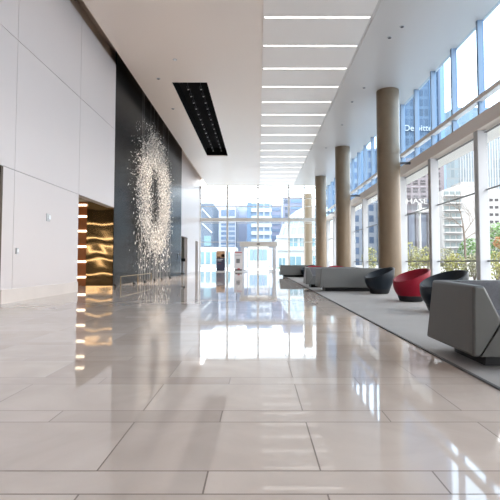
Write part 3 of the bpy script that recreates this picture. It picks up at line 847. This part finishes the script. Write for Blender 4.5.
# street lamp with a sign plate
Y = 30
t = thing('street_lamp', 'white street post with small sign plate outside, left of the nearest mullions', 'street lamp', (PX(420.3, Y), Y, -.02))
PW = mat('white_post_paint', (0.429, 0.429, 0.418), .5)
bm = bmesh.new(); lathe(bm, [(.16, 0), (.16, .5), (.10, .6)], seg=16); obj('post_base', bm, PW, t, smooth=True)
bm = bmesh.new(); tube(bm, (0, 0, .55), (0, 0, 4.55), .09, .07, seg=12); obj('pole', bm, PW, t, smooth=True)
bm = bmesh.new(); lathe(bm, [(.07, 4.25), (.28, 4.32), (.28, 4.42), (.12, 4.5), (.12, 4.85), (.03, 4.95)], seg=16); obj('lamp_head', bm, PW, t, smooth=True)
sp = box('sign_plate', M_['sign_white'], .15, .72, -.03, .0, 4.36, 4.62, t)
box('sign_edge', M_['red_print'], .64, .72, -.034, -.03, 4.36, 4.62, sp)
bm = bmesh.new(); tube(bm, (0, 0, 4.5), (.7, 0, 4.5), .02); obj('bracket', bm, PW, t)

# plants outside
def leaf_mat(name, col):
    m = mat(name, col, .6, noise=(2.5, .35)); return m
L_yel = leaf_mat('yellow_green_leaves', (0.351, 0.344, 0.121)); L_gre = leaf_mat('green_leaves', (.13, .24, .075)); L_ora = leaf_mat('orange_leaves', (.36, .19, .08))
L_pale = leaf_mat('pale_olive_leaves', (0.287, 0.282, 0.172)); BARK = mat('grey_bark', (.17, .135, .11), .8, noise=(6, .25))
def foliage(rn, n, rx, ry, z0, z1, s):
    bm = bmesh.new()
    for _ in range(n):
        while True:
            p = Vector((rn.uniform(-1, 1), rn.uniform(-1, 1), rn.uniform(-1, 1)))
            if p.length < 1 and rn.random() < .35 + .65 * p.length: break
        c = Vector((p.x * rx, p.y * ry, (z0 + z1) / 2 + p.z * (z1 - z0) / 2))
        nrm = Vector((rn.gauss(0, 1), rn.gauss(0, 1), rn.gauss(.4, 1))).normalized(); a = nrm.orthogonal().normalized()
        a.rotate(Matrix.Rotation(rn.uniform(0, 6.3), 3, nrm)); b = nrm.cross(a); q = s * rn.uniform(.6, 1.3)
        v = [bm.verts.new(c + a * q), bm.verts.new(c + b * q * .5 + nrm * q * .12), bm.verts.new(c - a * q), bm.verts.new(c - b * q * .5 + nrm * q * .12)]
        bm.faces.new(v)
    return bm
def shrub(name, px, Y, pyt, rx, m, label, n=420, cat='shrub', zlow=.15, s=.075, group=None):
    rn = random.Random(int(px * 10))
    z1 = PZ(pyt, Y) + .02
    t = thing(name, label, cat, (PX(px, Y), Y, -.02), 0, group)
    bm = bmesh.new()
    for k in range(5):
        a = rn.uniform(0, 6.28); tube(bm, (0, 0, 0), (rx * .55 * math.cos(a), rx * .55 * math.sin(a), z1 * .75), .025, .008, seg=5)
    obj('stems', bm, BARK, t)
    obj('leaves', foliage(rn, n, rx, rx, zlow, z1, s), m, t, recalc=False)
    return t
shrub('shrub', 408.5, 25, 240, .55, L_yel, 'yellow-green shrub just right of the nearest column')
shrub('shrub', 415.5, 27.5, 246, .5, L_pale, 'pale olive shrub left of the white street post')
shrub('shrub', 426, 25, 246, .55, L_yel, 'yellow-green shrub right of the white street post')
shrub('shrub', 446, 24, 247, .65, L_pale, 'pale olive shrub behind the first mullion right of the sign', 520)
shrub('shrub', 455, 22, 252, .5, L_yel, 'low yellow shrub left of the bare tree', 380)
shrub('shrub', 471, 27, 238, .75, L_gre, 'rounded green shrub right of the bare tree trunk', 800, zlow=.9)
shrub('shrub', 474, 21, 254, .55, L_pale, 'pale low shrub under the rounded green shrub', 480)
shrub('tree', 498, 27, 222, .95, L_gre, 'green leafy tree at the right edge beyond the widest mullion', 1200, 'tree', .9, .09)
shrub('shrub', 497, 19, 250, .6, L_yel, 'yellow shrub below the green tree at the right edge', 500)
shrub('shrub', 499.5, 22.5, 236, .3, L_ora, 'orange-leaved shrub before the green tree at right', 150, zlow=1.6)
shrub('shrub', 369.5, 33, 246, .62, L_yel, 'yellow-green shrub seen between the two nearest columns', 600)
shrub('shrub', 281.5, 55, 268.2, .9, L_gre, 'bright green hedge patch outside left of the farthest sofa', 300, s=.1)
# bare tree
Y = 26
t = thing('bare_tree', 'thin bare tree with forked branches before the white apartment block', 'tree', (PX(465.5, Y), Y, -.02))
bm = bmesh.new(); tube(bm, (0, 0, 0), (-.03, 0, 2.2), .085, .06, seg=8); tube(bm, (-.03, 0, 2.2), (-.12, 0, 3.2), .06, .04, seg=8); obj('trunk', bm, BARK, t)
def branch(p, d, L, r, dep, bm, rn):
    q = p + d * L; tube(bm, p, q, r, r * .6, seg=5)
    if dep:
        for k in range(3):
            dd = (d + Vector((rn.gauss(0, .45), rn.gauss(0, .4), rn.gauss(.15, .3)))).normalized(); branch(p + d * L * (.55 + .22 * k), dd, L * .68, r * .6, dep - 1, bm, rn)
rn = random.Random(5)
for p, d, L in (((-.12, 0, 3.2), (-.2, 0, 1), 1.1), ((-.05, 0, 2.6), (.7, 0, 1), 1.2), ((-.03, 0, 2.25), (.8, .2, .5), .9), ((-.08, 0, 2.9), (-.8, .1, .8), .7)):
    bm = bmesh.new(); branch(Vector(p), Vector(d).normalized(), L, .03, 3, bm, rn); obj('branch', bm, BARK, t)

# ------------------------------------------------------------------ light
w = bpy.data.worlds.new('World'); bpy.context.scene.world = w; w.use_nodes = True
nt = w.node_tree; bg = nt.nodes['Background']
tc = nt.nodes.new('ShaderNodeTexCoord'); sp = nt.nodes.new('ShaderNodeSeparateXYZ'); nt.links.new(tc.outputs['Generated'], sp.inputs[0])
cr = nt.nodes.new('ShaderNodeValToRGB'); nt.links.new(sp.outputs[2], cr.inputs[0])
cr.color_ramp.elements[0].position = 0.0; cr.color_ramp.elements[0].color = (1, .975, .95, 1)
cr.color_ramp.elements[1].position = 0.9; cr.color_ramp.elements[1].color = (.86, .93, 1, 1)
nt.links.new(cr.outputs[0], bg.inputs['Color']); bg.inputs['Strength'].default_value = 6.0
def lamp(name, kind, loc, energy, col=(1, 1, 1), target=None, **kw):
    l = bpy.data.lights.new(name, kind); l.energy = energy; l.color = col
    for k_, v in kw.items(): setattr(l, k_, v)
    o = bpy.data.objects.new(name, l); C.objects.link(o); o.location = loc
    if target: o.rotation_euler = (Vector(target) - Vector(loc)).to_track_quat('-Z', 'Y').to_euler()
    return o
lamp('sun', 'SUN', (0, 0, 60), 1.5, (1, .96, .9), (40, 55, -30), angle=math.radians(2))
for y in (19.3, 21.5, 23.7):
    lamp('slot_spotlight', 'SPOT', (-2.55, y, 8.5), 1150, (1, .93, .84), (-5.1, 22.4 + (y - 21.5) * 1.3, 2.2), spot_size=math.radians(62), spot_blend=.6, shadow_soft_size=.08)

for y in (18.6, 22.6, 26.2):
    lamp('floor_glow_spotlight', 'SPOT', (-3.12, y, 8.5), 4500, (1, .9, .76), (-4.85, y, 0), spot_size=math.radians(24), spot_blend=.8, shadow_soft_size=.08)

sc = bpy.context.scene
cam = bpy.data.cameras.new('Camera'); co = bpy.data.objects.new('Camera', cam); C.objects.link(co)
co.location = (0, 0, H); pitch = TH
co.rotation_euler = (PI / 2 + pitch, 0, 0)
cam.sensor_width = 36; cam.lens = F * 36 / 500; cam.shift_x = (250 - VX) / 500; cam.shift_y = (VY - F * math.tan(TH) - 250) / 500; cam.clip_end = 1000
sc.camera = co
sc.view_settings.view_transform = 'Standard'; sc.view_settings.look = 'None'; sc.view_settings.gamma = 1
sc.view_settings.use_curve_mapping = False; sc.view_settings.exposure = 0.0
sc.cycles.max_bounces = 12; sc.cycles.diffuse_bounces = 6; sc.cycles.glossy_bounces = 6; sc.cycles.transparent_max_bounces = 24
sc.cycles.sample_clamp_indirect = 8
